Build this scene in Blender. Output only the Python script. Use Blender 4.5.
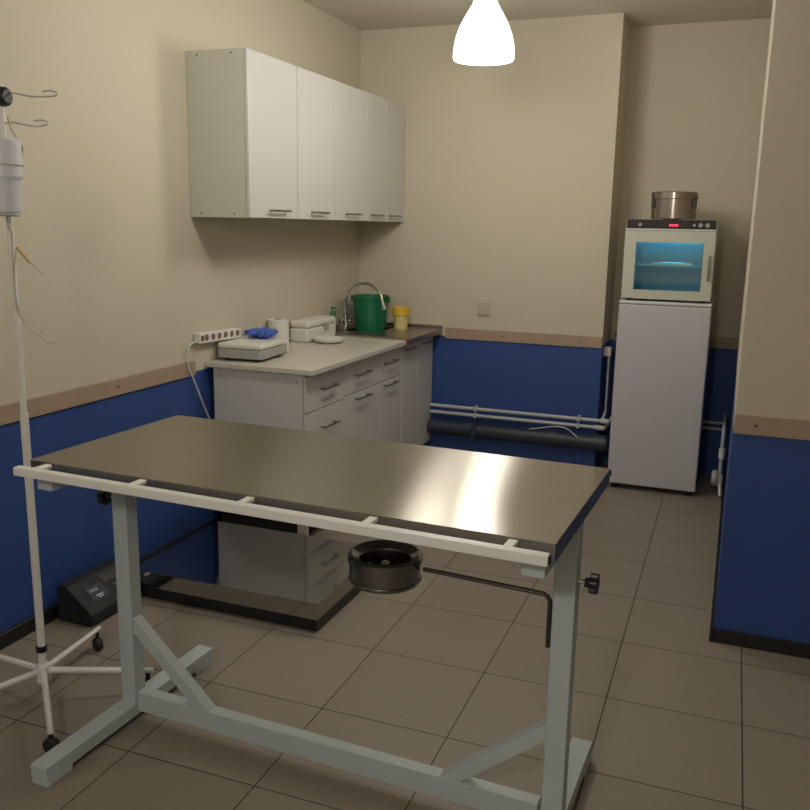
import bpy, bmesh, math, random
from mathutils import Vector, Matrix
random.seed(7)
for o in list(bpy.data.objects):
    bpy.data.objects.remove(o)
S = bpy.context.scene
COL = S.collection
PI = math.pi

# ------------------------------------------------------------------ camera
YAW, PITCH, ROLL, FPX = -0.3676, -0.2058, 0.0179, 856.58
CAM = Vector((2.3816, -5.2854, 1.5251))
f = Vector((math.sin(YAW)*math.cos(PITCH), math.cos(YAW)*math.cos(PITCH), math.sin(PITCH)))
r = Vector((math.cos(YAW), -math.sin(YAW), 0))
u = r.cross(f)
r2 = r*math.cos(ROLL) + u*math.sin(ROLL)
u2 = -r*math.sin(ROLL) + u*math.cos(ROLL)
cd = bpy.data.cameras.new('camera')
cd.sensor_width = 36
cd.lens = FPX/810*36
cd.clip_start = 0.05
cam = bpy.data.objects.new('camera', cd)
COL.objects.link(cam)
M3 = Matrix((r2, u2, -f)).transposed()
cam.matrix_world = Matrix.Translation(CAM) @ M3.to_4x4()
S.camera = cam

# ------------------------------------------------------------------ world, lights, exposure
W = bpy.data.worlds.new('world')
S.world = W
W.use_nodes = True
W.node_tree.nodes['Background'].inputs[0].default_value = (0.75, 0.8, 1.0, 1)
W.node_tree.nodes['Background'].inputs[1].default_value = 0.02
S.view_settings.view_transform = 'Standard'
S.view_settings.look = 'None'
S.view_settings.gamma = 1
S.view_settings.use_curve_mapping = False
S.view_settings.exposure = 0.15
LAMP1 = Vector((1.2, -1.3, 2.272))       # rim of the visible pendant shade
LAMP_W = 11.0
LAMP2 = Vector((1.18, -2.40, 2.365))     # the second pendant, just above the frame
LAMP2_W = 14.0
FILL_LAMP = Vector((1.9, -6.1, 2.30))       # unseen pendant behind the viewer, added to light the surfaces facing it
FILL_LAMP_W = 50.0
def lamp_light(name, loc, watts, rad=0.11, col=(1.0, 0.97, 0.88)):
    ld = bpy.data.lights.new(name, 'POINT')
    ld.energy = watts
    ld.color = col
    ld.shadow_soft_size = rad
    o = bpy.data.objects.new(name, ld)
    o.location = loc
    COL.objects.link(o)
    return o

# ------------------------------------------------------------------ materials
def mat(name, col, rough=0.5, metal=0.0, bump=None, noise=None, **kw):
    """principled; bump=(scale,strength,dist); noise=(scale,amount) varies the colour"""
    m = bpy.data.materials.new(name)
    m.use_nodes = True
    nt = m.node_tree
    b = nt.nodes['Principled BSDF']
    b.inputs['Base Color'].default_value = (*col, 1)
    b.inputs['Roughness'].default_value = rough
    b.inputs['Metallic'].default_value = metal
    for k, v in kw.items():
        b.inputs[k].default_value = v
    if bump or noise:
        tc = nt.nodes.new('ShaderNodeTexCoord')
    if noise:
        n = nt.nodes.new('ShaderNodeTexNoise')
        n.inputs['Scale'].default_value = noise[0]
        n.inputs['Detail'].default_value = 5
        nt.links.new(tc.outputs['Object'], n.inputs['Vector'])
        mx = nt.nodes.new('ShaderNodeMix')
        mx.data_type = 'RGBA'
        a = noise[1]
        mx.inputs['A'].default_value = (*[c*(1-a) for c in col], 1)
        mx.inputs['B'].default_value = (*[min(1, c*(1+a)) for c in col], 1)
        nt.links.new(n.outputs['Fac'], mx.inputs['Factor'])
        nt.links.new(mx.outputs['Result'], b.inputs['Base Color'])
    if bump:
        n2 = nt.nodes.new('ShaderNodeTexNoise')
        n2.inputs['Scale'].default_value = bump[0]
        n2.inputs['Detail'].default_value = 3
        nt.links.new(tc.outputs['Object'], n2.inputs['Vector'])
        bp = nt.nodes.new('ShaderNodeBump')
        bp.inputs['Strength'].default_value = bump[1]
        bp.inputs['Distance'].default_value = bump[2]
        nt.links.new(n2.outputs['Fac'], bp.inputs['Height'])
        nt.links.new(bp.outputs['Normal'], b.inputs['Normal'])
    return m

def emis(name, col, st):
    m = bpy.data.materials.new(name)
    m.use_nodes = True
    b = m.node_tree.nodes['Principled BSDF']
    b.inputs['Base Color'].default_value = (*[c*.5 for c in col], 1)
    b.inputs['Emission Color'].default_value = (*col, 1)
    b.inputs['Emission Strength'].default_value = st
    return m

def wall_paint():
    m = mat('wall_paint', (0.56, 0.50, 0.37), 0.75, bump=(55, 0.35, 0.004))
    nt = m.node_tree
    b = nt.nodes['Principled BSDF']
    geo = nt.nodes.new('ShaderNodeNewGeometry')
    sep = nt.nodes.new('ShaderNodeSeparateXYZ')
    nt.links.new(geo.outputs['Position'], sep.inputs[0])
    lt = nt.nodes.new('ShaderNodeMath')
    lt.operation = 'LESS_THAN'
    lt.inputs[1].default_value = 0.83
    nt.links.new(sep.outputs['Z'], lt.inputs[0])
    mx = nt.nodes.new('ShaderNodeMix')
    mx.data_type = 'RGBA'
    mx.inputs['A'].default_value = (0.57, 0.515, 0.405, 1)
    mx.inputs['B'].default_value = (0.026, 0.068, 0.25, 1)
    nt.links.new(lt.outputs[0], mx.inputs['Factor'])
    nt.links.new(mx.outputs['Result'], b.inputs['Base Color'])
    r1 = nt.nodes.new('ShaderNodeMix')
    r1.inputs['A'].default_value = 0.8
    r1.inputs['B'].default_value = 0.55
    nt.links.new(lt.outputs[0], r1.inputs['Factor'])
    nt.links.new(r1.outputs['Result'], b.inputs['Roughness'])
    return m

TILE, TX, TY, TR = 0.422, 1.2533, -3.4638, 0.0074
def tile_floor():
    m = bpy.data.materials.new('floor_tiles')
    m.use_nodes = True
    nt = m.node_tree
    L = nt.links.new
    b = nt.nodes['Principled BSDF']
    tc = nt.nodes.new('ShaderNodeTexCoord')
    mp = nt.nodes.new('ShaderNodeMapping')
    mp.vector_type = 'TEXTURE'
    kx = 20*TILE
    mp.inputs['Location'].default_value = (TX-kx*math.cos(TR)+kx*math.sin(TR), TY-kx*math.sin(TR)-kx*math.cos(TR), 0)
    mp.inputs['Rotation'].default_value = (0, 0, TR)
    L(tc.outputs['Object'], mp.inputs['Vector'])
    br = nt.nodes.new('ShaderNodeTexBrick')
    br.offset = 0
    br.squash = 1
    br.inputs['Scale'].default_value = 1
    br.inputs['Brick Width'].default_value = TILE
    br.inputs['Row Height'].default_value = TILE
    br.inputs['Mortar Size'].default_value = 0.0022
    br.inputs['Mortar Smooth'].default_value = 0.1
    br.inputs['Color1'].default_value = (0.258, 0.222, 0.180, 1)
    br.inputs['Color2'].default_value = (0.284, 0.243, 0.196, 1)
    br.inputs['Mortar'].default_value = (0.045, 0.035, 0.028, 1)
    L(mp.outputs[0], br.inputs['Vector'])
    n = nt.nodes.new('ShaderNodeTexNoise')
    n.inputs['Scale'].default_value = 90
    n.inputs['Detail'].default_value = 4
    L(tc.outputs['Object'], n.inputs['Vector'])
    mr = nt.nodes.new('ShaderNodeMapRange')
    mr.inputs['To Min'].default_value = 0.85
    mr.inputs['To Max'].default_value = 1.15
    L(n.outputs['Fac'], mr.inputs['Value'])
    mul = nt.nodes.new('ShaderNodeVectorMath')
    mul.operation = 'SCALE'
    L(br.outputs['Color'], mul.inputs[0])
    L(mr.outputs[0], mul.inputs['Scale'])
    L(mul.outputs[0], b.inputs['Base Color'])
    b.inputs['Roughness'].default_value = 0.42
    b.inputs['Specular IOR Level'].default_value = 0.35
    bp = nt.nodes.new('ShaderNodeBump')
    bp.inputs['Strength'].default_value = 0.5
    bp.inputs['Distance'].default_value = 0.002
    bp.invert = True
    L(br.outputs['Fac'], bp.inputs['Height'])
    L(bp.outputs['Normal'], b.inputs['Normal'])
    return m

def brushed_steel(name, col, rough, aniso, rot=0.0, warp=0.0, warpscale=2.0):
    m = bpy.data.materials.new(name)
    m.use_nodes = True
    nt = m.node_tree
    L = nt.links.new
    b = nt.nodes['Principled BSDF']
    b.inputs['Base Color'].default_value = (*col, 1)
    b.inputs['Metallic'].default_value = 1
    b.inputs['Roughness'].default_value = rough
    b.inputs['Anisotropic'].default_value = aniso
    b.inputs['Anisotropic Rotation'].default_value = rot
    tg = nt.nodes.new('ShaderNodeTangent')
    tg.direction_type = 'RADIAL'
    tg.axis = 'Z'
    tc = nt.nodes.new('ShaderNodeTexCoord')
    vt = nt.nodes.new('ShaderNodeVectorTransform')
    vt.vector_type = 'VECTOR'
    vt.convert_from = 'OBJECT'
    vt.convert_to = 'WORLD'
    vt.inputs[0].default_value = (0, 1, 0)
    L(vt.outputs[0], b.inputs['Tangent'])
    # faint long scratches vary the roughness
    mp = nt.nodes.new('ShaderNodeMapping')
    mp.inputs['Scale'].default_value = (3, 260, 60)
    L(tc.outputs['Object'], mp.inputs['Vector'])
    n = nt.nodes.new('ShaderNodeTexNoise')
    n.inputs['Scale'].default_value = 1
    n.inputs['Detail'].default_value = 3
    L(mp.outputs[0], n.inputs['Vector'])
    mr = nt.nodes.new('ShaderNodeMapRange')
    mr.inputs['To Min'].default_value = rough*0.97
    mr.inputs['To Max'].default_value = rough*1.03
    L(n.outputs['Fac'], mr.inputs['Value'])
    L(mr.outputs[0], b.inputs['Roughness'])
    if warp:
        n2 = nt.nodes.new('ShaderNodeTexNoise')
        n2.inputs['Scale'].default_value = warpscale
        n2.inputs['Detail'].default_value = 0
        L(tc.outputs['Object'], n2.inputs['Vector'])
        bp = nt.nodes.new('ShaderNodeBump')
        bp.inputs['Strength'].default_value = 1
        bp.inputs['Distance'].default_value = warp
        L(n2.outputs['Fac'], bp.inputs['Height'])
        L(bp.outputs['Normal'], b.inputs['Normal'])
    return m

def glass(name, tint=(0.9, 0.97, 1.0), gl=0.12):
    m = bpy.data.materials.new(name)
    m.use_nodes = True
    nt = m.node_tree
    nt.nodes.clear()
    out = nt.nodes.new('ShaderNodeOutputMaterial')
    t = nt.nodes.new('ShaderNodeBsdfTransparent')
    t.inputs[0].default_value = (*tint, 1)
    g = nt.nodes.new('ShaderNodeBsdfGlossy')
    g.inputs['Roughness'].default_value = 0.03
    fr = nt.nodes.new('ShaderNodeFresnel')
    fr.inputs[0].default_value = 1.5
    ad = nt.nodes.new('ShaderNodeMath')
    ad.operation = 'ADD'
    ad.inputs[1].default_value = gl
    nt.links.new(fr.outputs[0], ad.inputs[0])
    mx = nt.nodes.new('ShaderNodeMixShader')
    nt.links.new(ad.outputs[0], mx.inputs[0])
    nt.links.new(t.outputs[0], mx.inputs[1])
    nt.links.new(g.outputs[0], mx.inputs[2])
    nt.links.new(mx.outputs[0], out.inputs[0])
    return m

WALL = wall_paint()
CEIL = mat('ceiling_paint', (0.62, 0.57, 0.47), 0.85, bump=(40, 0.25, 0.004))
FLOOR = tile_floor()
WOOD = mat('beech_board', (0.39, 0.285, 0.205), 0.5, noise=(14, 0.10))
BLACKTRIM = mat('black_skirting', (0.010, 0.011, 0.012), 0.45)
SHEET = brushed_steel('brushed_tabletop_steel', (0.40, 0.375, 0.33), 0.24, 1.0, 0.0, 0.010, 2.2)
STEELEDGE = mat('steel_edge', (0.36, 0.34, 0.31), 0.38, 1.0)
MIRROR = mat('polished_platform_steel', (0.42, 0.41, 0.385), 0.07, 1.0)
HOOKM = mat('hook_wire', (0.62, 0.60, 0.54), 0.4, 0.4)
CHROME = mat('chrome', (0.75, 0.74, 0.72), 0.10, 1.0)
DRUM = mat('drum_steel', (0.34, 0.30, 0.26), 0.2, 1.0)
STEELBOWL = mat('bowl_steel', (0.24, 0.235, 0.22), 0.2, 1.0)
DARKSTEEL = mat('dark_steel_rod', (0.12, 0.10, 0.09), 0.35, 0.8)
SINKSTEEL = mat('sink_steel', (0.42, 0.38, 0.34), 0.3, 1.0)
GREYPAINT = mat('grey_green_paint', (0.48, 0.54, 0.545), 0.38, noise=(8, 0.04))
RAILPAINT = mat('white_rail_enamel', (0.76, 0.75, 0.72), 0.35)
WHITEENAMEL = mat('white_enamel', (0.75, 0.73, 0.70), 0.35)
BLACKPLASTIC = mat('black_plastic', (0.012, 0.012, 0.014), 0.35)
BLACKRUBBER = mat('black_rubber', (0.018, 0.017, 0.016), 0.7)
LAMINATE = mat('white_laminate', (0.59, 0.57, 0.55), 0.42, noise=(3, 0.02))
LAMINATEG = mat('white_side_laminate', (0.55, 0.55, 0.48), 0.45)
GLOSSDOOR = mat('white_gloss_door', (0.58, 0.565, 0.54), 0.32)
COUNTER = mat('countertop_laminate', (0.60, 0.56, 0.49), 0.3, noise=(120, 0.05))
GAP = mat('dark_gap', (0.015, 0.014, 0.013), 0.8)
HANDLE = mat('handle_nickel', (0.30, 0.28, 0.26), 0.3, 1.0)
FRIDGE = mat('fridge_enamel', (0.52, 0.50, 0.52), 0.38, bump=(180, 0.15, 0.001))
FRIDGETOP = mat('fridge_trim', (0.62, 0.62, 0.62), 0.4)
STERIL = mat('steriliser_enamel', (0.52, 0.52, 0.43), 0.4)
CHAMBER = mat('chamber_steel', (0.36, 0.46, 0.46), 0.5, 0.3)
PANE = glass('steriliser_glass', (0.85, 0.97, 1.0), 0.03)
UV = emis('uv_tube', (0.0, 0.60, 1.0), 9.0)
REDLED = emis('red_display', (1.0, 0.03, 0.10), 1.6)
SHADE = emis('glowing_opal_glass', (1.0, 0.97, 0.90), 8.0)
PIPE = mat('white_plastic_pipe', (0.48, 0.50, 0.52), 0.4)
BIGPIPE = mat('dark_grey_sewer_pipe', (0.026, 0.036, 0.052), 0.45)
WHITEPL = mat('white_plastic', (0.72, 0.69, 0.66), 0.4)
GREYPL = mat('grey_plastic', (0.36, 0.36, 0.34), 0.45)
GREEN = mat('green_plastic', (0.006, 0.15, 0.065), 0.4)
YELLOW = mat('yellow_plastic', (0.72, 0.44, 0.05), 0.4)
CREAMPL = mat('yellowish_clear_plastic', (0.60, 0.52, 0.22), 0.35)
BLUECLOTH = mat('blue_nitrile', (0.05, 0.12, 0.48), 0.5)
BEIGEPL = mat('beige_plastic', (0.50, 0.45, 0.34), 0.45)
SOCKET = mat('brown_socket', (0.20, 0.12, 0.09), 0.6)
REDPL = mat('red_switch', (0.16, 0.02, 0.018), 0.5)
SAGE = mat('soap_green', (0.05, 0.22, 0.08), 0.3)
CLEARISH = mat('milky_plastic', (0.55, 0.58, 0.54), 0.3)
BOTTLEPL = mat('milky_bottle', (0.66, 0.66, 0.70), 0.35)
CLEARTUBE = mat('clear_tube', (0.50, 0.46, 0.38), 0.25)
AMBER = mat('amber_tube_cap', (0.50, 0.28, 0.05), 0.35)
DARKPANEL = mat('dark_control_panel', (0.022, 0.016, 0.012), 0.65)
SCREW = mat('screw_dark', (0.06, 0.05, 0.04), 0.5)
INDIC = mat('indicator_black', (0.014, 0.015, 0.021), 0.65)
LABELBLUE = mat('label_navy', (0.020, 0.022, 0.045), 0.5)
PRINT = mat('white_print', (0.55, 0.56, 0.66), 0.5)
PINKPRINT = mat('red_print', (0.35, 0.05, 0.10), 0.5)
CORD = mat('white_cord', (0.55, 0.58, 0.58), 0.5)

# ------------------------------------------------------------------ mesh helpers
class MB:
    def __init__(s):
        s.bm = bmesh.new()
    def _new(s, verts, M=None):
        if M is not None:
            bmesh.ops.transform(s.bm, matrix=M, verts=verts)
    def box(s, x0, x1, y0, y1, z0, z1, bev=0.0, seg=2, M=None):
        mm = Matrix.Translation(((x0+x1)/2, (y0+y1)/2, (z0+z1)/2)) @ Matrix.Diagonal((abs(x1-x0), abs(y1-y0), abs(z1-z0), 1))
        g = bmesh.ops.create_cube(s.bm, size=1, matrix=mm)
        vs = g['verts']
        if bev > 0:
            es = list({e for v in vs for e in v.link_edges})
            q = bmesh.ops.bevel(s.bm, geom=es, offset=bev, segments=seg, affect='EDGES', profile=0.5)
            vs = list({v for fc in q['faces'] for v in fc.verts} | {v for v in vs if v.is_valid})
            # collect the whole island
            seen = set(vs); st = list(vs)
            while st:
                v = st.pop()
                for e in v.link_edges:
                    w = e.other_vert(v)
                    if w not in seen:
                        seen.add(w); st.append(w)
            vs = list(seen)
        s._new(vs, M)
        return s
    def prism(s, pts, h0, h1, axis='z', M=None, bev=0.0):
        """extrude a polygon; axis is the extrusion axis"""
        def mk(a, b, h):
            return {'z': (a, b, h), 'y': (a, h, b), 'x': (h, a, b)}[axis]
        lo = [s.bm.verts.new(mk(a, b, h0)) for a, b in pts]
        hi = [s.bm.verts.new(mk(a, b, h1)) for a, b in pts]
        n = len(pts)
        fs = [s.bm.faces.new(lo[::-1]), s.bm.faces.new(hi)]
        for i in range(n):
            fs.append(s.bm.faces.new((lo[i], lo[(i+1) % n], hi[(i+1) % n], hi[i])))
        vs = lo+hi
        if bev:
            es = list({e for v in vs for e in v.link_edges})
            q = bmesh.ops.bevel(s.bm, geom=es, offset=bev, segments=2, affect='EDGES', profile=0.5)
            seen = {v for fc in q['faces'] for v in fc.verts}; st = list(seen)
            while st:
                v = st.pop()
                for e in v.link_edges:
                    w = e.other_vert(v)
                    if w not in seen:
                        seen.add(w); st.append(w)
            vs = list(seen)
        s._new(vs, M)
        return s
    def lathe(s, prof, n=32, M=None, close=True):
        """prof: list of (radius, z)"""
        rings = []
        allv = []
        for rr, z in prof:
            if rr < 1e-6:
                v = s.bm.verts.new((0, 0, z)); rings.append([v]); allv.append(v)
            else:
                ring = [s.bm.verts.new((rr*math.cos(2*PI*i/n), rr*math.sin(2*PI*i/n), z)) for i in range(n)]
                rings.append(ring); allv += ring
        for a, b in zip(rings, rings[1:]):
            for i in range(n):
                j = (i+1) % n
                if len(a) == 1 and len(b) == 1:
                    continue
                if len(a) == 1:
                    s.bm.faces.new((a[0], b[j], b[i]))
                elif len(b) == 1:
                    s.bm.faces.new((a[i], a[j], b[0]))
                else:
                    s.bm.faces.new((a[i], a[j], b[j], b[i]))
        s._new(allv, M)
        return s
    def tube(s, pts, rad, n=10, M=None, caps=True):
        pts = [Vector(p) for p in pts]
        rads = rad if isinstance(rad, (list, tuple)) else [rad]*len(pts)
        prev = None
        rings = []
        for i, p in enumerate(pts):
            if i == 0: t = pts[1]-p
            elif i == len(pts)-1: t = p-pts[i-1]
            else: t = (pts[i+1]-p).normalized()+(p-pts[i-1]).normalized()
            t.normalize()
            if prev is None:
                a = Vector((0, 0, 1)) if abs(t.z) < 0.9 else Vector((1, 0, 0))
                nx = t.cross(a).normalized()
            else:
                nx = (prev - t*prev.dot(t)).normalized()
            prev = nx
            ny = t.cross(nx)
            rings.append([s.bm.verts.new(p+(nx*math.cos(2*PI*k/n)+ny*math.sin(2*PI*k/n))*rads[i]) for k in range(n)])
        for a, b in zip(rings, rings[1:]):
            for k in range(n):
                s.bm.faces.new((a[k], a[(k+1) % n], b[(k+1) % n], b[k]))
        if caps:
            s.bm.faces.new(rings[0][::-1]); s.bm.faces.new(rings[-1])
        s._new([v for q in rings for v in q], M)
        return s
    def cyl(s, p0, p1, rad, n=20):
        return s.tube([p0, p1], rad, n)
    def build(s, name, material, parent=None, smooth=True, sharp=35):
        bmesh.ops.recalc_face_normals(s.bm, faces=s.bm.faces)
        if smooth:
            for fc in s.bm.faces: fc.smooth = True
            for e in s.bm.edges:
                if len(e.link_faces) == 2 and e.calc_face_angle(0) > math.radians(sharp):
                    e.smooth = False
        me = bpy.data.meshes.new(name)
        s.bm.to_mesh(me); s.bm.free()
        me.materials.append(material)
        o = bpy.data.objects.new(name, me)
        COL.objects.link(o)
        if smooth:
            wn = o.modifiers.new('weighted_normal', 'WEIGHTED_NORMAL')
            wn.keep_sharp = True
            wn.weight = 100
        if parent is not None: o.parent = parent
        return o

def curve_pts(ctrl, n=8):
    """Catmull-Rom through the control points"""
    P = [Vector(p) for p in ctrl]
    P = [P[0]*2-P[1]]+P+[P[-1]*2-P[-2]]
    out = []
    for i in range(1, len(P)-2):
        for k in range(n):
            t = k/n
            a, b, c, d = P[i-1], P[i], P[i+1], P[i+2]
            out.append(0.5*((2*b)+(c-a)*t+(2*a-5*b+4*c-d)*t*t+(3*b-3*c+d-a)*t**3))
    out.append(P[-2])
    return out

def tag(o, label, cat, group=None):
    o['label'] = label; o['category'] = cat
    if group: o['group'] = group
    return o
def thing(name, label, cat, loc=(0, 0, 0), rz=0.0, group=None):
    o = bpy.data.objects.new(name, None)
    COL.objects.link(o)
    o.empty_display_size = 0.1
    o.location = loc; o.rotation_euler = (0, 0, rz)
    return tag(o, label, cat, group)
def struct(name, mb, m, smooth=False):
    o = mb.build(name, m, None, smooth)
    o['kind'] = 'structure'
    return o
def text_mesh(txt, size, name, material, parent, M, depth=0.0006):
    c = bpy.data.curves.new(name, 'FONT')
    c.body = txt; c.size = size; c.extrude = depth; c.align_x = 'CENTER'; c.align_y = 'CENTER'
    t = bpy.data.objects.new('tmp', c)
    COL.objects.link(t)
    dg = bpy.context.evaluated_depsgraph_get()
    me = bpy.data.meshes.new_from_object(t.evaluated_get(dg))
    bpy.data.objects.remove(t)
    me.transform(M)
    me.materials.clear(); me.materials.append(material)
    o = bpy.data.objects.new(name, me)
    COL.objects.link(o); o.parent = parent
    return o

# ------------------------------------------------------------------ room shell
H = 2.7286
W1, B2, XR, PY = 1.6306, 0.3675, 2.405, -2.045
XE, YF = 4.6, -7.2
struct('floor', MB().box(-0.15, XE+.15, YF-.15, B2+.15, -0.1, 0), FLOOR)
struct('ceiling', MB().box(-0.15, XE+.15, YF-.15, B2+.15, H, H+.1), CEIL)
struct('wall_left', MB().box(-0.15, 0, YF, B2+.15, 0, H), WALL)
struct('wall_back', MB().box(0, W1, 0, B2+.15, 0, H), WALL)
struct('wall_alcove', MB().box(W1, XR, B2, B2+.15, 0, H), WALL)
struct('wall_right', MB().box(XR, XE, PY, B2+.15, 0, H, .004, 2), WALL)
struct('wall_far_right', MB().box(XE, XE+.15, YF, PY, 0, H), WALL)
struct('wall_front', MB().box(-0.15, XE+.15, YF-.15, YF, 0, H), WALL)

# wooden wall guard boards with their screws
HB, HT, TH = 0.8148, 0.8847, 0.010
def board(name, mb, screws):
    for p, ax in screws:
        d = Vector(ax)
        mb2.cyl(Vector(p), Vector(p)+d*0.0025, 0.005, 8)
def guard(name, x0, x1, y0, y1, screws, ax):
    b = struct(name, MB().box(x0, x1, y0, y1, HB, HT, .0015, 1), WOOD)
    for p in screws:
        MB().cyl(Vector(p), Vector(p)+Vector(ax)*0.002, 0.0055, 10).build('screw', SCREW, b)
    return b
ZS = (HB+HT)/2
guard('trim_1', 0, TH, YF, -1.9, [(TH, y, ZS) for y in (-5.4, -4.6, -3.8, -3.1, -2.45)], (1, 0, 0))
guard('trim_2', 0.62, W1, -TH, 0, [(x, -TH, ZS) for x in (1.0, 1.5)], (0, -1, 0))
guard('trim_3', W1+.02, XR, B2-TH, B2, [(2.3, B2-TH, ZS)], (0, -1, 0))
guard('trim_4', XR+.002, XE, PY-TH, PY, [(x, PY-TH, ZS) for x in (2.48, 3.1, 3.8)], (0, -1, 0))
struct('baseboard_left', MB().box(0, .014, YF, -.02, 0, .058, .002, 1), BLACKTRIM)
struct('baseboard_right', MB().box(XR, XE, PY-.012, PY, 0, .055, .002, 1), BLACKTRIM)
struct('baseboard_passage', MB().box(XR-.012, XR, PY-.012, B2-.02, 0, .055, .002, 1), BLACKTRIM)

# ------------------------------------------------------------------ pendant lamps
def pendant(loc, label, watts, top):
    t = thing('pendant_lamp', label, 'lamp', (loc.x, loc.y, loc.z))
    prof = [(.135, 0), (.139, .012), (.137, .05), (.127, .10), (.108, .15), (.082, .195), (.058, .235), (.043, .275), (.036, .32), (.030, .335)]
    inner = [(rr-.004, z+.001) for rr, z in prof][::-1]
    MB().lathe(prof+inner, 48).lathe([(.131, .004), (.10, -.006), (0.0, -.010)], 48).build('lamp_shade', SHADE, t)
    MB().lathe([(0, .330), (.034, .330), (.030, .37), (.012, .385), (0, .385)], 24).build('lamp_holder', WHITEPL, t)
    MB().cyl((0, 0, .38), (0, 0, top-loc.z-.02), .003, 8).build('cord', WHITEPL, t)
    MB().lathe([(0, top-loc.z-.03), (.045, top-loc.z-.03), (.05, top-loc.z-.003), (0, top-loc.z-.003)], 24).build('ceiling_cup', WHITEPL, t)
    l = lamp_light('pendant_bulb', (loc.x, loc.y, loc.z-.12), watts)
    return t
pendant(LAMP1, 'glowing white bell-shaped pendant lamp hanging in front of the back wall', LAMP_W, H)
pendant(LAMP2, 'white pendant lamp above the gap between table and cabinets', LAMP2_W, H)
pendant(FILL_LAMP, 'unseen white pendant lamp behind the viewer, added to light the surfaces facing it', FILL_LAMP_W, H)

# ------------------------------------------------------------------ kitchen: wall cabinets
def bar_handle(parent, p0, p1, out, rad=.0052, m=None):
    """bar from p0 to p1 standing 'out' off the surface"""
    p0, p1, out = Vector(p0), Vector(p1), Vector(out)
    d = (p1-p0)
    mb = MB()
    mb.tube([p0+out-d*.04, p1+out+d*.04], rad, 8)
    mb.tube([p0+d*.06, p0+d*.06+out], rad*.9, 8)
    mb.tube([p1-d*.06, p1-d*.06+out], rad*.9, 8)
    return mb.build('handle', m or HANDLE, parent)

def wall_cab(label, y0, y1, doors, handles, side_screws=False):
    z0, z1, d = 1.5496, 2.2659, .296
    t = thing('wall_cabinet', label, 'cabinet', (0, (y0+y1)/2, z0), group='white wall cabinets in a row')
    cy = (y0+y1)/2
    b = MB()
    y0l, y1l = y0-cy, y1-cy
    th = .016
    b.box(.002, d, y0l+.0005, y0l+th, 0, z1-z0)
    b.box(.002, d, y1l-th, y1l-.0005, 0, z1-z0)
    b.box(.002, d, y0l+th, y1l-th, 0, th)
    b.box(.002, d, y0l+th, y1l-th, z1-z0-th, z1-z0)
    b.box(.002, .006, y0l+th, y1l-th, th, z1-z0-th)
    b.box(.006, d-.01, y0l+th, y1l-th, .34, .356)
    body = b.build('body', LAMINATEG, t, False)
    if side_screws:
        for yy, zz in ((.06, .018), (.235, .018), (.06, z1-z0-.018), (.235, z1-z0-.018)):
            MB().cyl((yy, y0l-.0006, zz), (yy, y0l+.001, zz), .0045, 8).build('screw', SCREW, body)
    for (a, c), (h0, h1) in zip(doors, handles):
        dr = MB().box(d+.002, d+.018, a-cy+.0028, c-cy-.0028, .001, z1-z0-.001, .0012, 1).build('door', GLOSSDOOR, t)
        bar_handle(dr, (d+.018, h0-cy, .036), (d+.018, h1-cy, .036), (.026, 0, 0))
    return t
wall_cab('single-door white wall cabinet at the near end of the row', -1.888, -1.435, [(-1.888, -1.435)], [(-1.72, -1.56)], True)
wall_cab('middle white wall cabinet with two doors', -1.435, -.601, [(-1.435, -1.02), (-1.02, -.601)], [(-1.30, -1.14), (-.89, -.73)])
wall_cab('two-door white wall cabinet in the back corner by the back wall', -.601, -.003, [(-.601, -.30), (-.30, -.003)], [(-.54, -.40), (-.26, -.12)])

# ------------------------------------------------------------------ kitchen: base cabinets
ZB, ZW = .125, .840
BX0, BX1 = .035, .522
def base_cab(name, label, y0, y1, drawers, doors, near_side=False):
    cy = (y0+y1)/2
    t = thing(name, label, 'cabinet', (0, cy, 0), group='white base cabinets under the worktop')
    th = .016
    a, c = y0-cy+.0005, y1-cy-.0005
    b = MB()
    b.box(BX0, BX1, a, a+th, ZB, ZW); b.box(BX0, BX1, c-th, c, ZB, ZW)
    b.box(BX0, BX1, a+th, c-th, ZB, ZB+th); b.box(BX0, BX0+.004, a+th, c-th, ZB+th, ZW)
    b.box(BX1-.07, BX1, a+th, c-th, ZW-th, ZW); b.box(BX0+.004, BX0+.07, a+th, c-th, ZW-th, ZW)
    body = b.build('body', LAMINATE, t, False)
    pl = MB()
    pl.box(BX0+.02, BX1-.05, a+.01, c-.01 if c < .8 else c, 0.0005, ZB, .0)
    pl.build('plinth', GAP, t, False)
    if near_side:
        for xx, zz in ((.075, .80), (.49, .80)):
            MB().cyl((xx, a-.0006, zz), (xx, a+.001, zz), .0045, 8).build('screw', SCREW, body)
        MB().box(BX1-.035, BX1+.018, a, a+th, .0005, ZB).build('foot_panel', LAMINATE, t, False)
    for kind, lst in (('drawer', drawers), ('door', doors)):
        for (ya, yb, za, zb, hz, h0, h1) in lst:
            dr = MB().box(BX1+.002, BX1+.018, ya-cy+.0026, yb-cy-.0026, za+.0026, zb-.0026, .0012, 1).build(kind, LAMINATE, t)
            bar_handle(dr, (BX1+.018, h0-cy, hz), (BX1+.018, h1-cy, hz), (.026, 0, 0))
    return t
DZ = [(.652, ZW-.008), (.475, .652), (.30, .475), (ZB, .30)]
base_cab('drawer_cabinet', 'white four-drawer cabinet at the near end of the worktop', -1.79, -1.38,
         [(-1.79, -1.38, a, b, (.750, .560, .39, .225)[i], -1.645, -1.49) for i, (a, b) in enumerate(DZ)], [], True)
base_cab('base_cabinet', 'white cabinet with two drawers above two doors, between the drawer unit and the sink unit', -1.38, -.565,
         [(-1.38, -.89, .660, ZW-.008, .755, -1.25, -1.08), (-.89, -.565, .660, ZW-.008, .760, -.855, -.685)],
         [(-1.38, -.89, ZB, .660, .628, -1.25, -1.08), (-.89, -.565, ZB, .660, .633, -.855, -.685)])
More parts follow.
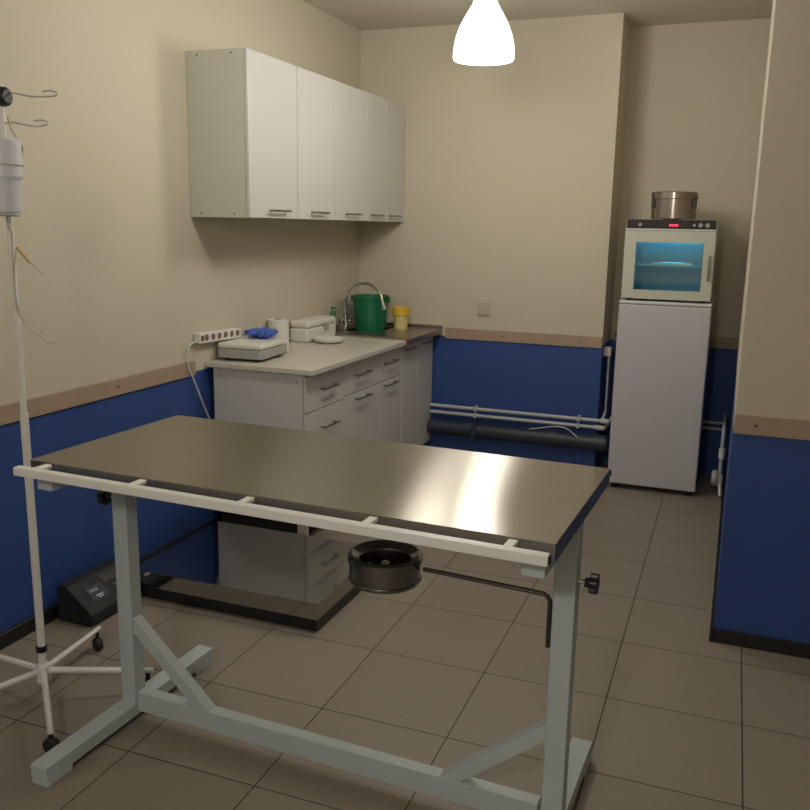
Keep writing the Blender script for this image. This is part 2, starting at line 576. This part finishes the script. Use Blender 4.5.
base_cab('sink_cabinet', 'white sink cabinet in the corner with two tall narrow doors', -.565, -.012, [],
         [(-.565, -.29, ZB, ZW-.008, .80, -.53, -.39), (-.29, -.012, ZB, ZW-.008, .80, -.22, -.09)])
wt = MB().box(.002, .585, -1.812, -.60, ZW+.001, .866, .003, 2).build('worktop', COUNTER)
tag(wt, 'long pale laminate worktop running from the near cabinet end to the sink', 'worktop')
ct = thing('kitchen_sink', 'stainless steel sink top with a sunken basin in the back corner', 'sink', (0, 0, 0))
b = MB()
sx0, sx1, sy0, sy1 = .002, .600, -.598, -.003
bx0, bx1, by0, by1 = .07, .31, -.43, -.08
zt = .878
b.box(sx0, bx0, sy0, sy1, ZW+.002, zt, .003, 1)
b.box(bx1, sx1, sy0, sy1, ZW+.002, zt, .003, 1)
b.box(bx0, bx1, sy0, by0, ZW+.002, zt, .003, 1)
b.box(bx0, bx1, by1, sy1, ZW+.002, zt, .003, 1)
b.box(sx0, sx1, sy1-.008, sy1, zt, zt+.018, .002, 1)
b.build('rim', SINKSTEEL, ct)
bb = MB()
bb.box(bx0-.002, bx0+.004, by0, by1, .72, zt-.004); bb.box(bx1-.004, bx1+.002, by0, by1, .72, zt-.004)
bb.box(bx0, bx1, by0-.002, by0+.004, .72, zt-.004); bb.box(bx0, bx1, by1-.004, by1+.002, .72, zt-.004)
bb.box(bx0, bx1, by0, by1, .716, .722)
bb.build('basin', SINKSTEEL, ct)
MB().box(.575, .606, -.615, -.598, ZW+.002, .868, .003, 1).build('joint_cap', REDPL, ct)

# faucet
fa = thing('faucet', 'chrome swan-neck faucet rising at the back of the sink', 'faucet', (.075, -.37, zt))
MB().lathe([(0, 0), (.026, 0), (.026, .008), (.018, .014), (.018, .075), (.022, .08), (.022, .10), (.010, .108), (0, .108)], 20).build('base', CHROME, fa)
arc = [(0, 0, .10), (0, 0, .19)]
for k in range(1, 15):
    a = PI*k/15*1.05
    arc.append((.125-.125*math.cos(a), .0, .19+.105*math.sin(a)))
arc.append((.262, 0, .150))
MB().tube(arc, .0085, 10).build('spout', CHROME, fa)
MB().cyl((.258, 0, .172), (.264, 0, .138), .013, 14).build('spout_tip', CHROME, fa)
for s in (-1, 1):
    h = MB(); h.cyl((0, 0, .05), (0, s*.045, .055), .008, 10)
    h.lathe([(0, 0), (.015, 0), (.018, .012), (.015, .026), (0, .028)], 12, Matrix.Translation((0, s*.045, .055)) @ Matrix.Rotation(-s*PI/2, 4, 'X'))
    h.build('tap_knob', CHROME, fa)

# bucket standing in the basin
bk = thing('bucket', 'dark green plastic bucket standing in the sink', 'bucket', (.188, -.235, .723))
def bucket_prof(h, r0, r1, t=.003):
    return [(0, 0), (r0, 0), (r0+(r1-r0)*.5, h*.5), (r1, h-.012), (r1+.008, h-.012), (r1+.008, h), (r1-t, h), (r0+(r1-r0)*.5-t, h*.5), (r0-t, t), (0, t)]
MB().lathe(bucket_prof(.365, .082, .115), 40).build('body', GREEN, bk)
hb = [(.125*math.cos(a), .03-.09*math.sin(a), .36-.045*math.sin(a)) for a in [PI*k/16 for k in range(17)]]
MB().tube([(x, -y*.9, z) for x, y, z in hb], .0035, 8).build('handle', BLACKPLASTIC, bk)
for s in (-1, 1):
    MB().box(s*.114, s*.132, -.016, .016, .325, .36, .003, 1).build('lug', GREEN, bk)
# yellow pot
yp = thing('plastic_pot', 'small yellow lidded plastic pot beside the green bucket', 'pot', (.368, -.160, zt))
MB().lathe([(0, 0), (.043, 0), (.048, .085), (0, .085)], 28).build('body', CREAMPL, yp)
MB().lathe([(0, .084), (.050, .084), (.056, .09), (.058, .135), (.056, .140), (.050, .140), (.049, .120), (0, .118)], 28).build('lid', YELLOW, yp)
# soap bottle
sb = thing('soap_bottle', 'slim green pump bottle beside the faucet', 'bottle', (.045, -.50, zt))
MB().lathe([(0, 0), (.022, 0), (.024, .01), (.024, .075), (.010, .095), (.010, .105), (0, .105)], 20).build('body', CLEARISH, sb)
g = MB(); g.lathe([(0, .1), (.013, .1), (.013, .118), (.005, .121), (.005, .14), (.011, .142), (.011, .152), (0, .154)], 16)
g.tube([(0, 0, .147), (.022, -.01, .148), (.036, -.017, .140)], .005, 8)
g.build('pump', SAGE, sb)
sc = thing('scrub_brush', 'dark green handled brush standing between the soap bottle and the faucet', 'brush', (.035, -.445, zt))
MB().lathe([(0, 0), (.018, 0), (.020, .03), (.012, .035), (0, .036)], 14).build('bristles', BLACKRUBBER, sc)
MB().tube([(0, 0, .034), (.002, -.004, .08), (.004, -.01, .12)], [.007, .006, .008], 10).build('handle', SAGE, sc)

# white boxes and items on the worktop
zc = .8665
bxo = thing('clipper_case', 'long white plastic case with a rounded lid lying against the wall near the sink', 'case', (.064, -.79, zc), math.radians(0))
MB().box(-.058, .058, -.185, .185, 0, .078, .012, 3).build('body', WHITEPL, bxo)
MB().box(-.060, .060, -.182, .182, .0785, .122, .016, 3).build('lid', WHITEPL, bxo)
MB().box(.057, .068, .02, .07, .050, .095, .003, 1).build('latch', GREYPL, bxo)
pl = thing('dish', 'round white shallow dish on the worktop in front of the white case', 'dish', (.220, -.90, zc))
MB().lathe([(0, 0), (.06, 0), (.085, .012), (.090, .026), (.086, .028), (.080, .020), (.07, .018), (0, .017)], 40).build('bowl', WHITEPL, pl)
MB().lathe([(0, .019), (.068, .019), (.072, .026), (.04, .032), (0, .033)], 40).build('lid', WHITEPL, pl)
rl = thing('paper_roll', 'white paper roll standing behind the scale', 'roll', (.062, -1.20, zc))
MB().lathe([(.018, 0), (.056, 0), (.056, .150), (.018, .150), (.018, 0)], 32).build('roll', WHITEPL, rl)
MB().lathe([(.012, .001), (.0175, .001), (.0175, .156), (.012, .156), (.012, .001)], 20).build('core', GREYPL, rl)
ks = thing('scale', 'white tabletop scale with a grey base at the near end of the worktop', 'scale', (.132, -1.60, zc), math.radians(4))
ks.scale = (1.03, 1.06, 1.1)
MB().prism([(-.105, -.13), (.105, -.13), (.125, -.11), (.125, .14), (.105, .16), (-.105, .16), (-.115, .14), (-.115, -.11)], .012, .052, bev=.006).build('base', GREYPL, ks)
MB().box(-.112, .120, -.125, .155, .0525, .078, .010, 3).build('pan', WHITEPL, ks)
for x, y in ((-.08, -.09), (.08, -.09), (-.08, .12), (.08, .12)):
    MB().cyl((x, y, 0), (x, y, .0125), .014, 12).build('foot', BLACKRUBBER, ks)
MB().box(-.05, .09, .165, .235, .0, .060, .006, 2).build('display_housing', WHITEPL, ks)
# blue gloves
gl = bmesh.new()
gv = MB()
def blob(mb, c, s, rz=0):
    g = bmesh.ops.create_icosphere(mb.bm, subdivisions=3, radius=1)
    for v in g['verts']:
        k = 1+.18*math.sin(7*v.co.x+3*v.co.y)+.10*math.cos(11*v.co.y)
        v.co = v.co*k
    bmesh.ops.transform(mb.bm, matrix=Matrix.Translation(c) @ Matrix.Rotation(rz, 4, 'Z') @ Matrix.Diagonal((*s, 1)), verts=g['verts'])
blob(gv, (0, 0, .018), (.045, .062, .017))
blob(gv, (.02, .06, .014), (.014, .045, .011), .4)
blob(gv, (-.01, .065, .013), (.013, .042, .010), .0)
blob(gv, (-.04, .02, .014), (.040, .014, .011), .5)
blob(gv, (.04, -.03, .016), (.035, .018, .013), -.4)
gv.bm.transform(Matrix.Translation((.115, -1.47, zc+.088)) @ Matrix.Scale(1.35, 4))
g_o = gv.build('rubber_gloves', BLUECLOTH)
tag(g_o, 'crumpled blue gloves lying on the white scale', 'gloves')
# power strip on the wall
ps = thing('power_strip', 'white six-socket power strip fixed to the wall behind the scale', 'power strip', (.001, -1.72, .960))
Mp = Matrix.Rotation(math.radians(-1.5), 4, 'X')
MB().box(0, .040, -.18, .18, 0, .050, .007, 2, M=Mp).build('body', WHITEPL, ps)
for i in range(6):
    y = -.128+i*.054
    sk = MB(); sk.lathe([(0, 0), (.015, 0), (.015, .002), (.012, .002), (.011, .0005), (0, .0005)], 18, Mp @ Matrix.Translation((.040, y, .027)) @ Matrix.Rotation(PI/2, 4, 'Y'))
    s_ = sk.build('socket', SOCKET, ps)
MB().box(.039, .044, -.172, -.155, .014, .038, .001, 1, M=Mp).build('switch', REDPL, ps)
cp = curve_pts([(.02, -1.895, .98), (.018, -1.96, .955), (.02, -1.97, .87), (.022, -1.935, .80), (.022, -1.90, .735), (.022, -1.86, .66), (.022, -1.82, .59), (.018, -1.77, .50), (.016, -1.68, .42), (.016, -1.55, .38)], 8)
co = MB().tube([Vector(p)-Vector((.001, -1.72, .960)) for p in cp], .0042, 8).build('cord', CORD, ps)

# ------------------------------------------------------------------ back wall details
sw = thing('light_switch', 'square beige wall switch on the cream back wall', 'switch', (.874, 0, 1.017))
MB().box(-.042, .042, -.010, -.0005, -.042, .042, .003, 2).build('frame', BEIGEPL, sw)
MB().box(-.030, .030, -.015, -.0095, -.030, .030, .002, 2).build('rocker', BEIGEPL, sw)

def clips(parent, xs, zz, y):
    for x in xs:
        MB().box(x-.008, x+.008, -.004+y*0, y+.004, zz-.018, zz+.018, .002, 1).build('clip', WHITEPL, parent)
for zz, lab, dy, ex in ((.372, 'upper of the two thin white pipes along the blue back wall', -.045, 1.705), (.328, 'lower of the two thin white pipes along the blue back wall', -.045, 1.680)):
    pt = thing('water_pipe', lab, 'pipe', (.545, 0, zz), group='thin white pipes along the back wall')
    pts = [(0, dy, 0), (ex-.545-.02, dy, 0)]
    MB().tube([(0, dy, 0), (ex-.545-.02, dy, 0), (ex-.545, dy+.01, 0), (ex-.545+.003, dy+.04, 0), (ex-.545+.003, .34, 0)], .0115, 12).build('run', PIPE, pt)
    MB().tube([(ex-.545-.05, dy, 0), (ex-.545, dy, 0)], .0165, 12).build('elbow', PIPE, pt)
    for x in (.853-.545, 1.52-.545):
        MB().box(x-.009, x+.009, dy-.014, -.0005, -.017, .017, .003, 1).build('clip', PIPE, pt)
sp = thing('sewer_pipe', 'thick dark grey waste pipe low along the blue back wall', 'pipe', (.545, -.062, .235))
MB().tube([(0, 0, 0), (1.16, 0, 0)], .045, 24).build('run', BIGPIPE, sp)
MB().tube([(.80, 0, 0), (.86, 0, 0)], .053, 24).build('coupling', BIGPIPE, sp)
MB().tube([(1.08, 0, 0), (1.15, 0, 0)], .053, 24).build('coupling', BIGPIPE, sp)
MB().box(.30, .33, -.048, .060, -.05, .05, .004, 1).build('bracket', BIGPIPE, sp)
lc = MB().tube(curve_pts([(1.22, -.075, .282), (1.30, -.085, .300), (1.38, -.09, .318), (1.46, -.10, .315), (1.53, -.115, .270)], 8), .0035, 8).build('loose_cable', CORD)
tag(lc, 'loose thin white cable arching over the thick grey pipe', 'cable')

# pipe with valve beside the fridge, left gap
vp = thing('riser_pipe', 'thin white vertical pipe with a valve in the gap left of the fridge', 'pipe', (1.662, .10, .40))
MB().cyl((0, 0, 0), (0, 0, .37), .007, 10).build('riser', PIPE, vp)
MB().box(-.035, .012, -.018, .018, .355, .415, .006, 2).build('valve_body', WHITEPL, vp)
MB().lathe([(0, 0), (.014, 0), (.016, .01), (.01, .022), (0, .024)], 12, Matrix.Translation((.012, 0, .385)) @ Matrix.Rotation(PI/2, 4, 'Y')).build('valve_knob', BLACKPLASTIC, vp)
MB().cyl((0, 0, .0), (0, -.10, -.03), .010, 10).build('branch', PIPE, vp)
# pipes in the passage right of the fridge
for zz, lab in ((.345, 'upper thin pipe on the blue wall right of the fridge'), (.305, 'lower thin pipe on the blue wall right of the fridge')):
    q = MB().tube([(1.72, B2-.025, zz), (XR-.03, B2-.025, zz)], .010, 10).build('alcove_pipe', PIPE)
    tag(q, lab, 'pipe', 'thin pipes in the alcove behind the fridge')
rv = thing('radiator_valve', 'white vertical pipe with a round valve in the passage right of the fridge', 'valve', (2.370, -.15, .0))
MB().tube([(0, .45, .41), (0, .05, .41), (0, .012, .40), (0, 0, .37), (0, 0, .12)], .010, 12).build('pipe', PIPE, rv)
MB().tube([(0, 0, .30), (0, 0, .24)], .017, 12).build('coupling', WHITEPL, rv)
MB().tube([(0, 0, .14), (0, 0, .08)], .019, 12).build('coupling', WHITEPL, rv)
MB().lathe([(0, 0), (.044, 0), (.048, .012), (.040, .03), (0, .034)], 20, Matrix.Translation((-.012, -.01, .125)) @ Matrix.Rotation(-PI/2, 4, 'Y')).build('round_valve', GREYPL, rv)
MB().tube([(0, 0, .11), (.006, -.03, .08), (.012, -.05, .03)], .008, 8).build('lever', WHITEPL, rv)

# ------------------------------------------------------------------ fridge
FX0, FX1, FY = 1.738, 2.2469, -.2044
fr = thing('refrigerator', 'low white single-door fridge standing in the alcove', 'refrigerator', ((FX0+FX1)/2, FY, 0))
w = (FX1-FX0)/2
MB().box(-w+.004, w-.004, .052, .52, .035, 1.122, .008, 2).build('body', FRIDGE, fr)
MB().box(-w, w, 0, .048, .032, 1.108, .010, 3).build('door', FRIDGE, fr)
MB().box(-w, w, .001, .53, 1.110, 1.130, .006, 2).build('top_panel', FRIDGETOP, fr)
for x in (-w+.04, w-.04):
    for y in (.05, .46):
        MB().cyl((x, y, .0005), (x, y, .037), .018, 12).build('foot', BLACKRUBBER, fr)
hg = MB().box(-w-.004, -w+.012, -.006, .03, .085, .115, .002, 1)
hg.build('hinge_cap', WHITEPL, fr)
MB().box(-w+.012, -w+.024, -.004, .01, .075, .112, .001, 1).build('hinge', BLACKPLASTIC, fr)

# steriliser on the fridge
SX0, SX1, SY, SZ = 1.747, 2.236, -.205, 1.1305
st = thing('uv_steriliser', 'white steriliser cabinet with glowing cyan window on top of the fridge', 'steriliser', ((SX0+SX1)/2, SY, SZ))
w = (SX1-SX0)/2
top = .458
sh = MB()
yb = .44
sh.box(-w, -w+.02, .03, yb, .012, top, .004, 1); sh.box(w-.02, w, .03, yb, .012, top, .004, 1)
sh.box(-w+.02, w-.02, .03, yb, .012, .03); sh.box(-w+.02, w-.02, .03, yb, top-.02, top)
sh.box(-w+.02, w-.02, yb-.015, yb, .03, top-.02)
sh.box(-w+.02, w-.02, .03, yb, .392, .40)
sh.build('body', STERIL, st)
inn = MB()
inn.box(-w+.021, -w+.03, .035, yb-.016, .031, .391); inn.box(w-.03, w-.021, .035, yb-.016, .031, .391)
inn.box(-w+.03, w-.03, yb-.024, yb-.016, .031, .391); inn.box(-w+.03, w-.03, .035, yb-.024, .031, .036)
inn.box(-w+.03, w-.03, .035, yb-.024, .384, .391)
inn.build('chamber', CHAMBER, st)
d0, d1 = .012, .395
wx0, wx1, wz0, wz1 = -.178, .185, .063, .330
dr = MB()
dr.box(-w, wx0, 0, .028, d0, d1, .004, 2); dr.box(wx1, w, 0, .028, d0, d1, .004, 2)
dr.box(wx0-.002, wx1+.002, .0003, .0277, d0, wz0); dr.box(wx0-.002, wx1+.002, .0003, .0277, wz1, d1)
door = dr.build('door', STERIL, st)
MB().box(wx0-.004, wx1+.004, .012, .016, wz0-.004, wz1+.004).build('pane', PANE, door)
MB().box(w-.030, w-.018, -.022, -.008, .125, .265, .004, 2).build('handle', HANDLE, door)
for zz in (.135, .24):
    MB().box(w-.028, w-.020, -.01, .002, zz, zz+.015).build('handle_post', HANDLE, door)
cpn = MB().box(-w+.006, w-.006, .006, .034, .398, .456, .003, 1).build('control_panel', DARKPANEL, st)
MB().box(-w, w, .0, .03, .385+.012, .405, .002, 1).build('trim_strip', WHITEPL, st)
MB().box(-.008, .040, .0035, .0065, .420, .431, .0008, 1).build('display', REDLED, cpn)
for x, rr in ((-.165, .010), (.125, .008), (.158, .012), (.195, .012)):
    MB().lathe([(0, 0), (rr, 0), (rr*.9, .008), (0, .009)], 16, Matrix.Translation((x, .006, .427)) @ Matrix.Rotation(PI/2, 4, 'X')).build('button', GREYPL, cpn)
MB().tube([(-.19, .36, .372), (.19, .36, .372)], .009, 12).build('uv_lamp', UV, st)
shf = MB(); shf.box(-w+.031, w-.031, .05, yb-.11, .196, .200)
shf.build('shelf', CHAMBER, st)
tr = thing('instrument_tray', 'metal tray lying on the shelf inside the lit steriliser', 'tray', ((SX0+SX1)/2+.01, SY+.20, SZ+.2005))
MB().box(-.11, .11, -.06, .06, 0, .003, .001, 1).box(-.11, .11, -.06, -.056, .003, .014).box(-.11, .11, .056, .06, .003, .014).build('tray', CHROME, tr)
fo = thing('forceps', 'metal forceps lying on the tray inside the lit steriliser', 'forceps', ((SX0+SX1)/2, SY+.20, SZ+.206))
MB().tube([(-.09, -.02, 0), (.0, -.012, .006), (.10, -.02, 0)], .004, 8).build('arm', CHROME, fo)
MB().tube([(-.09, .0, 0), (.0, -.002, .006), (.10, .0, 0)], .004, 8).build('arm', CHROME, fo)
for x in (-w+.04, w-.04):
    for y in (.06, .38):
        MB().cyl((x, y, .0), (x, y, .0125), .015, 12).build('foot', BLACKRUBBER, st)
# instrument drum
dm = thing('instrument_drum', 'round stainless steel instrument drum on top of the steriliser', 'drum', (1.992, -.07, SZ+top+.0008))
MB().lathe([(0, 0), (.118, 0), (.122, .004), (.122, .110), (0, .110)], 48).build('body', DRUM, dm)
MB().lathe([(0, .1105), (.125, .1105), (.127, .113), (.127, .146), (.123, .150), (0, .152)], 48).build('lid', DRUM, dm)
for a in (-150, -25):
    q = math.radians(a)
    MB().box(.120, .133, -.012, .012, .060, .122, .002, 1, M=Matrix.Rotation(q, 4, 'Z')).build('clasp', DARKSTEEL, dm)

# ------------------------------------------------------------------ floor scale: platform and its indicator box
pf = thing('platform_scale', 'large polished steel floor platform in front of the drawer cabinet', 'scale', (.55, -2.265, 0))
PX0, PX1, PY0, PY1 = .135-.55, 1.0-.55, -2.585+2.265, -1.945+2.265
MB().box(PX0, PX1, PY0, PY1, .052, .12, .003, 2).build('platform', MIRROR, pf)
MB().box(PX0+.004, PX1-.004, PY0+.004, PY1-.004, .006, .0515).build('frame', BLACKPLASTIC, pf)  # black block stands in for the shadowed gap under the platform
for x in (PX0+.06, PX1-.06):
    for y in (PY0+.06, PY1-.06):
        MB().cyl((x, y, .0003), (x, y, .0065), .025, 14).build('foot', BLACKRUBBER, pf)
ib = thing('scale_indicator', 'black scale display box with a sloped face on the floor by the left wall', 'display', (.03, -2.885, 0))
MB().prism([(0, .0008), (.155, .0008), (.172, .02), (.165, .05), (.05, .145), (.01, .15), (0, .14)], 0, .285, 'y', bev=.004).build('housing', INDIC, ib)
sl = Vector((.165-.05, 0, .05-.145)); sl.normalize()
nrm = Vector((-sl.z, 0, sl.x)); nrm = Vector((.095, 0, .115)).normalized()
def onface(yy, s, lift):   # s along slope from top
    p = Vector((.05, yy, .145))+sl*s+nrm*lift
    return p
def facemat(yy, s, lift):
    X = Vector((0, 1, 0)); Y = -sl; Z = X.cross(Y)
    m = Matrix((X, Y, Z)).transposed().to_4x4()
    return Matrix.Translation(onface(yy, s, lift)) @ m
MB().box(-.045, .045, -.035, .035, -.001, .001, M=facemat(.10, .075, .001)).build('label_plate', LABELBLUE, ib)
text_mesh('MAX', .020, 'print', PRINT, ib, facemat(.09, .062, .0022))
MB().box(-.018, .018, -.0025, .0025, 0, .0008, M=facemat(.10, .088, .0022)).build('print', PRINT, ib)
MB().box(-.012, .014, -.002, .002, 0, .0008, M=facemat(.10, .097, .0022)).build('print', PRINT, ib)
MB().box(-.05, .05, -.02, .02, -.001, .001, M=facemat(.205, .036, .001)).build('display', BLACKPLASTIC, ib)
for i in range(2):
    MB().box(-.006, .006, -.004, .004, 0, .001, M=facemat(.195+.03*i, .080, .0008)).build('button', PINKPRINT, ib)
MB().box(-.025, .025, -.006, .006, 0, .001, M=facemat(.225, .112, .0008)).build('print', PRINT, ib)
# ------------------------------------------------------------------ drip stand
IVX, IVY = .392, -3.335
iv = thing('drip_stand', 'white drip stand with five castor legs beside the left wall', 'stand', (IVX, IVY, 0))
lean = Vector((.010, -.012, 0))
MB().tube([(0, 0, .10), (.0, 0, .95)], .0125, 16).build('pole', WHITEENAMEL, iv)
MB().tube([(0, 0, .949), (0, 0, 1.895)], .0095, 16).build('inner_pole', WHITEENAMEL, iv)
MB().tube([(0, 0, .165), (0, 0, .185)], .017, 16).build('collar', BLACKPLASTIC, iv)
MB().lathe([(0, .06), (.022, .06), (.024, .07), (.022, .115), (.014, .125), (0, .125)], 20).build('hub', WHITEENAMEL, iv)
for i in range(5):
    a = .502+math.radians(72*i)
    L = .345
    lg = MB(); lg.tube([(0.016*math.cos(a), .016*math.sin(a), .098), (L*.5*math.cos(a), L*.5*math.sin(a), .088), (L*math.cos(a), L*math.sin(a), .078)], [.0105, .010, .009], 12)
    lo = lg.build('leg', WHITEENAMEL, iv)
    cx, cy = (L-.018)*math.cos(a), (L-.018)*math.sin(a)
    b_ = a+.9
    m = Matrix.Translation((cx, cy, .025)) @ Matrix.Rotation(b_, 4, 'Z') @ Matrix.Rotation(PI/2, 4, 'X')
    wl = MB(); wl.lathe([(0, -.013), (.020, -.013), (.0245, -.008), (.0245, .008), (.020, .013), (0, .013)], 20, m)
    wo = wl.build('castor', BLACKRUBBER, lo)
    MB().cyl((cx, cy, .045), (cx, cy, .075), .007, 10).build('stem', BLACKPLASTIC, lo)
MB().lathe([(0, -.022), (.018, -.022), (.026, -.014), (.028, 0), (.026, .014), (.018, .022), (0, .022)], 20, Matrix.Translation((.006, 0, 1.862)) @ Matrix.Rotation(PI/2, 4, 'Y')).build('clamp_knob', BLACKPLASTIC, iv)
def hook(z, a, L):
    ca, sa = math.cos(a), math.sin(a)
    p = [(0, 0, z), (.03*ca, .03*sa, z+.006), (.09*ca, .09*sa, z-.004), (L*ca, L*sa, z-.002), ((L+.012)*ca, (L+.012)*sa, z+.006), ((L-.005)*ca, (L-.005)*sa, z+.012), ((L-.03)*ca, (L-.03)*sa, z+.010)]
    MB().tube(curve_pts(p, 5), .0024, 8).build('hook', HOOKM, iv)
A0 = math.radians(21)
hook(1.868, A0, .150); hook(1.868, A0+PI, .15); hook(1.787, A0-.1, .125); hook(1.787, A0+PI-.1, .12)
# infusion bottle held beside the pole
ivb = thing('infusion_bottle', 'milky infusion bottle hanging upside down on the drip stand', 'bottle', (IVX+.046, IVY-.054, 1.532))
MB().lathe([(0, .012), (.036, .012), (.040, .020), (.043, .095), (.050, .105), (.051, .112), (.051, .205), (.044, .212), (.030, .218), (0, .219)], 32).build('body', BOTTLEPL, ivb)
MB().lathe([(0, 0), (.034, 0), (.036, .004), (.034, .0125), (0, .0125)], 20).build('cap', GREYPL, ivb)
hd = MB()
hd.tube([(0.053*math.cos(2*PI*k/24), 0.053*math.sin(2*PI*k/24), .140) for k in range(25)], .0016, 6)
hd.tube([(.012, .052, .14), (.03, .047, .19), (.03, .01, .235), (.04, -.01, .265)], .0022, 6)
hd.build('hanger', CLEARTUBE, ivb)
# infusion line with its yellow connector
il = thing('infusion_line', 'clear drip tubing with an amber clip hanging from the bottle', 'tube', (IVX, IVY, 0))
def rp(d, z, o=-.015):     # d to the side along the wall-to-room diagonal
    return (d*.933+o*.5, d*.359+o, z)
MB().tube(curve_pts([(.046, -.054, 1.532), (.035, -.040, 1.505), rp(.020, 1.48), rp(.018, 1.40), rp(.017, 1.30), rp(.024, 1.248), rp(.060, 1.222), rp(.103, 1.192), rp(.124, 1.178), rp(.128, 1.166), rp(.110, 1.168), rp(.075, 1.192), rp(.040, 1.220), rp(.020, 1.29), rp(.019, 1.37), rp(.032, 1.444)], 8), .0020, 6).build('tube', CLEARTUBE, il)
MB().tube([rp(.032, 1.446), rp(.058, 1.414), rp(.072, 1.398)], [.0035, .005, .003], 8).build('clip', AMBER, il)
MB().tube([rp(.072, 1.398), rp(.108, 1.366)], .0016, 6).build('needle', CHROME, il)

# ------------------------------------------------------------------ examination table
AN = -.035
ex = thing('examination_table', 'long steel-topped veterinary examination table on a grey-green metal frame', 'table', (.8223, -3.7463, 0), AN)
TX0, TX1, TY0, TY1, ZT = -.165, 1.255, .148, .768, .900
tp = MB()
tp.box(TX0, TX1, TY0, TY1, ZT-.003, ZT, .0012, 1)
tp.build('tabletop', SHEET, ex)
ap = MB()
ap.box(TX0+.001, TX1-.001, TY0+.001, TY0+.004, ZT-.042, ZT-.003); ap.box(TX0+.001, TX1-.001, TY1-.004, TY1-.001, ZT-.042, ZT-.003)
ap.box(TX0+.001, TX0+.004, TY0+.004, TY1-.004, ZT-.042, ZT-.003); ap.box(TX1-.004, TX1-.001, TY0+.004, TY1-.004, ZT-.042, ZT-.003)
ap.build('apron', STEELEDGE, ex)
ub = MB()
ub.box(TX0+.006, TX1-.006, TY0+.006, TY1-.006, ZT-.020, ZT-.0035)
ub.build('underside_board', GREYPL, ex)
for x0 in (-.142, 1.191):
    MB().box(x0-.008, x0+.044, .152, .76, .818, .857, .004, 2).build('crossbeam', GREYPAINT, ex)
    MB().box(x0+.005, x0+.060, .410, .460, .058, .8565, .006, 2).build('leg', GREYPAINT, ex)
    ft = MB().box(x0, x0+.06, .05, .81, .020, .062, .004, 2).build('foot_beam', GREYPAINT, ex)
    MB().box(x0+.0005, x0+.0595, .052, .145, .0008, .0205, .002, 1).build('foot_pad', GREYPAINT, ft)
    MB().box(x0+.0005, x0+.0595, .715, .808, .0008, .0205, .002, 1).build('foot_pad', GREYPAINT, ft)
MB().box(-.0815, 1.1875, .415, .455, .035, .100, .004, 2).build('stretcher', GREYPAINT, ex)
def brace(xa, za, xb, zb, w_=.045):
    v = Vector((xb-xa, 0, zb-za)).normalized(); n_ = Vector((-v.z, 0, v.x))*w_/2
    A = Vector((xa, 0, za)); B = Vector((xb, 0, zb))
    mb = MB()
    pts = [A+n_, B+n_, B-n_, A-n_]
    mb.prism([(p.x, p.z) for p in pts], .417, .453, 'y', bev=.002)
    mb.build('brace', GREYPAINT, ex)
brace(-.100, .335, .180, .080, .038)
brace(1.210, .315, .925, .080, .038)
# side rail with brackets
rl_ = MB().box(-.148, 1.257, .075, .099, .8765, .9005, .004, 2).build('side_rail', RAILPAINT, ex)
for x in (-.096, .214, .529, .848, 1.167):
    MB().box(x-.011, x+.011, .098, .1475, .886, .897, .002, 1).build('bracket', RAILPAINT, rl_)
MB().box(1.2565, 1.259, .078, .096, .879, .898, .001, 1).build('end_plug', BLACKPLASTIC, rl_)
# clamp knobs
def knob(x, s, z):
    m = Matrix.Translation((x, .435, z)) @ Matrix.Rotation(s*PI/2, 4, 'Y')
    k = MB()
    k.lathe([(0, 0), (.006, 0), (.006, .030), (0, .030)], 12, m)
    k.build('screw', CHROME, ex)
    k = MB()
    pts = []
    for i in range(24):
        a = 2*PI*i/24
        rr = .027 if (i % 4) < 2 else .021
        pts.append((rr*math.cos(a), rr*math.sin(a)))
    k.prism(pts, .030, .048, 'z', M=m, bev=.002)
    k.lathe([(0, .018), (.012, .018), (.013, .031), (0, .031)], 14, m)
    k.build('clamp_knob', BLACKPLASTIC, ex)
knob(-.143, -1, .712)
knob(1.249, 1, .708)
# swing arm and bowl
arm = MB()
arm.tube([(.853, .44, .664), (1.170, .425, .664), (1.182, .423, .660), (1.1885, .423, .647), (1.1885, .423, .53)], .006, 10)
arm.build('bowl_arm', DARKSTEEL, ex)
bw = thing('drain_bowl', 'round steel bowl held on a rod under the table', 'bowl', (1.590, -3.352, .621))
bw.scale = (1, 1, .95)
MB().lathe([(0, 0), (.085, 0), (.0915, .004), (.0925, .012), (.0935, .062), (.0975, .064), (.0975, .078), (.094, .082), (.088, .083), (.068, .070), (.064, .064), (.060, .020), (.050, .014), (0, .012)], 56).build('bowl', STEELBOWL, bw)
MB().lathe([(.0935, .010), (.0955, .013), (.0935, .016)], 56).build('rim_bead', STEELBOWL, bw)
MB().lathe([(0, .014), (.007, .014), (.007, .04), (.012, .043), (.012, .052), (.006, .058), (0, .059)], 16).build('plug_knob', CHROME, bw)
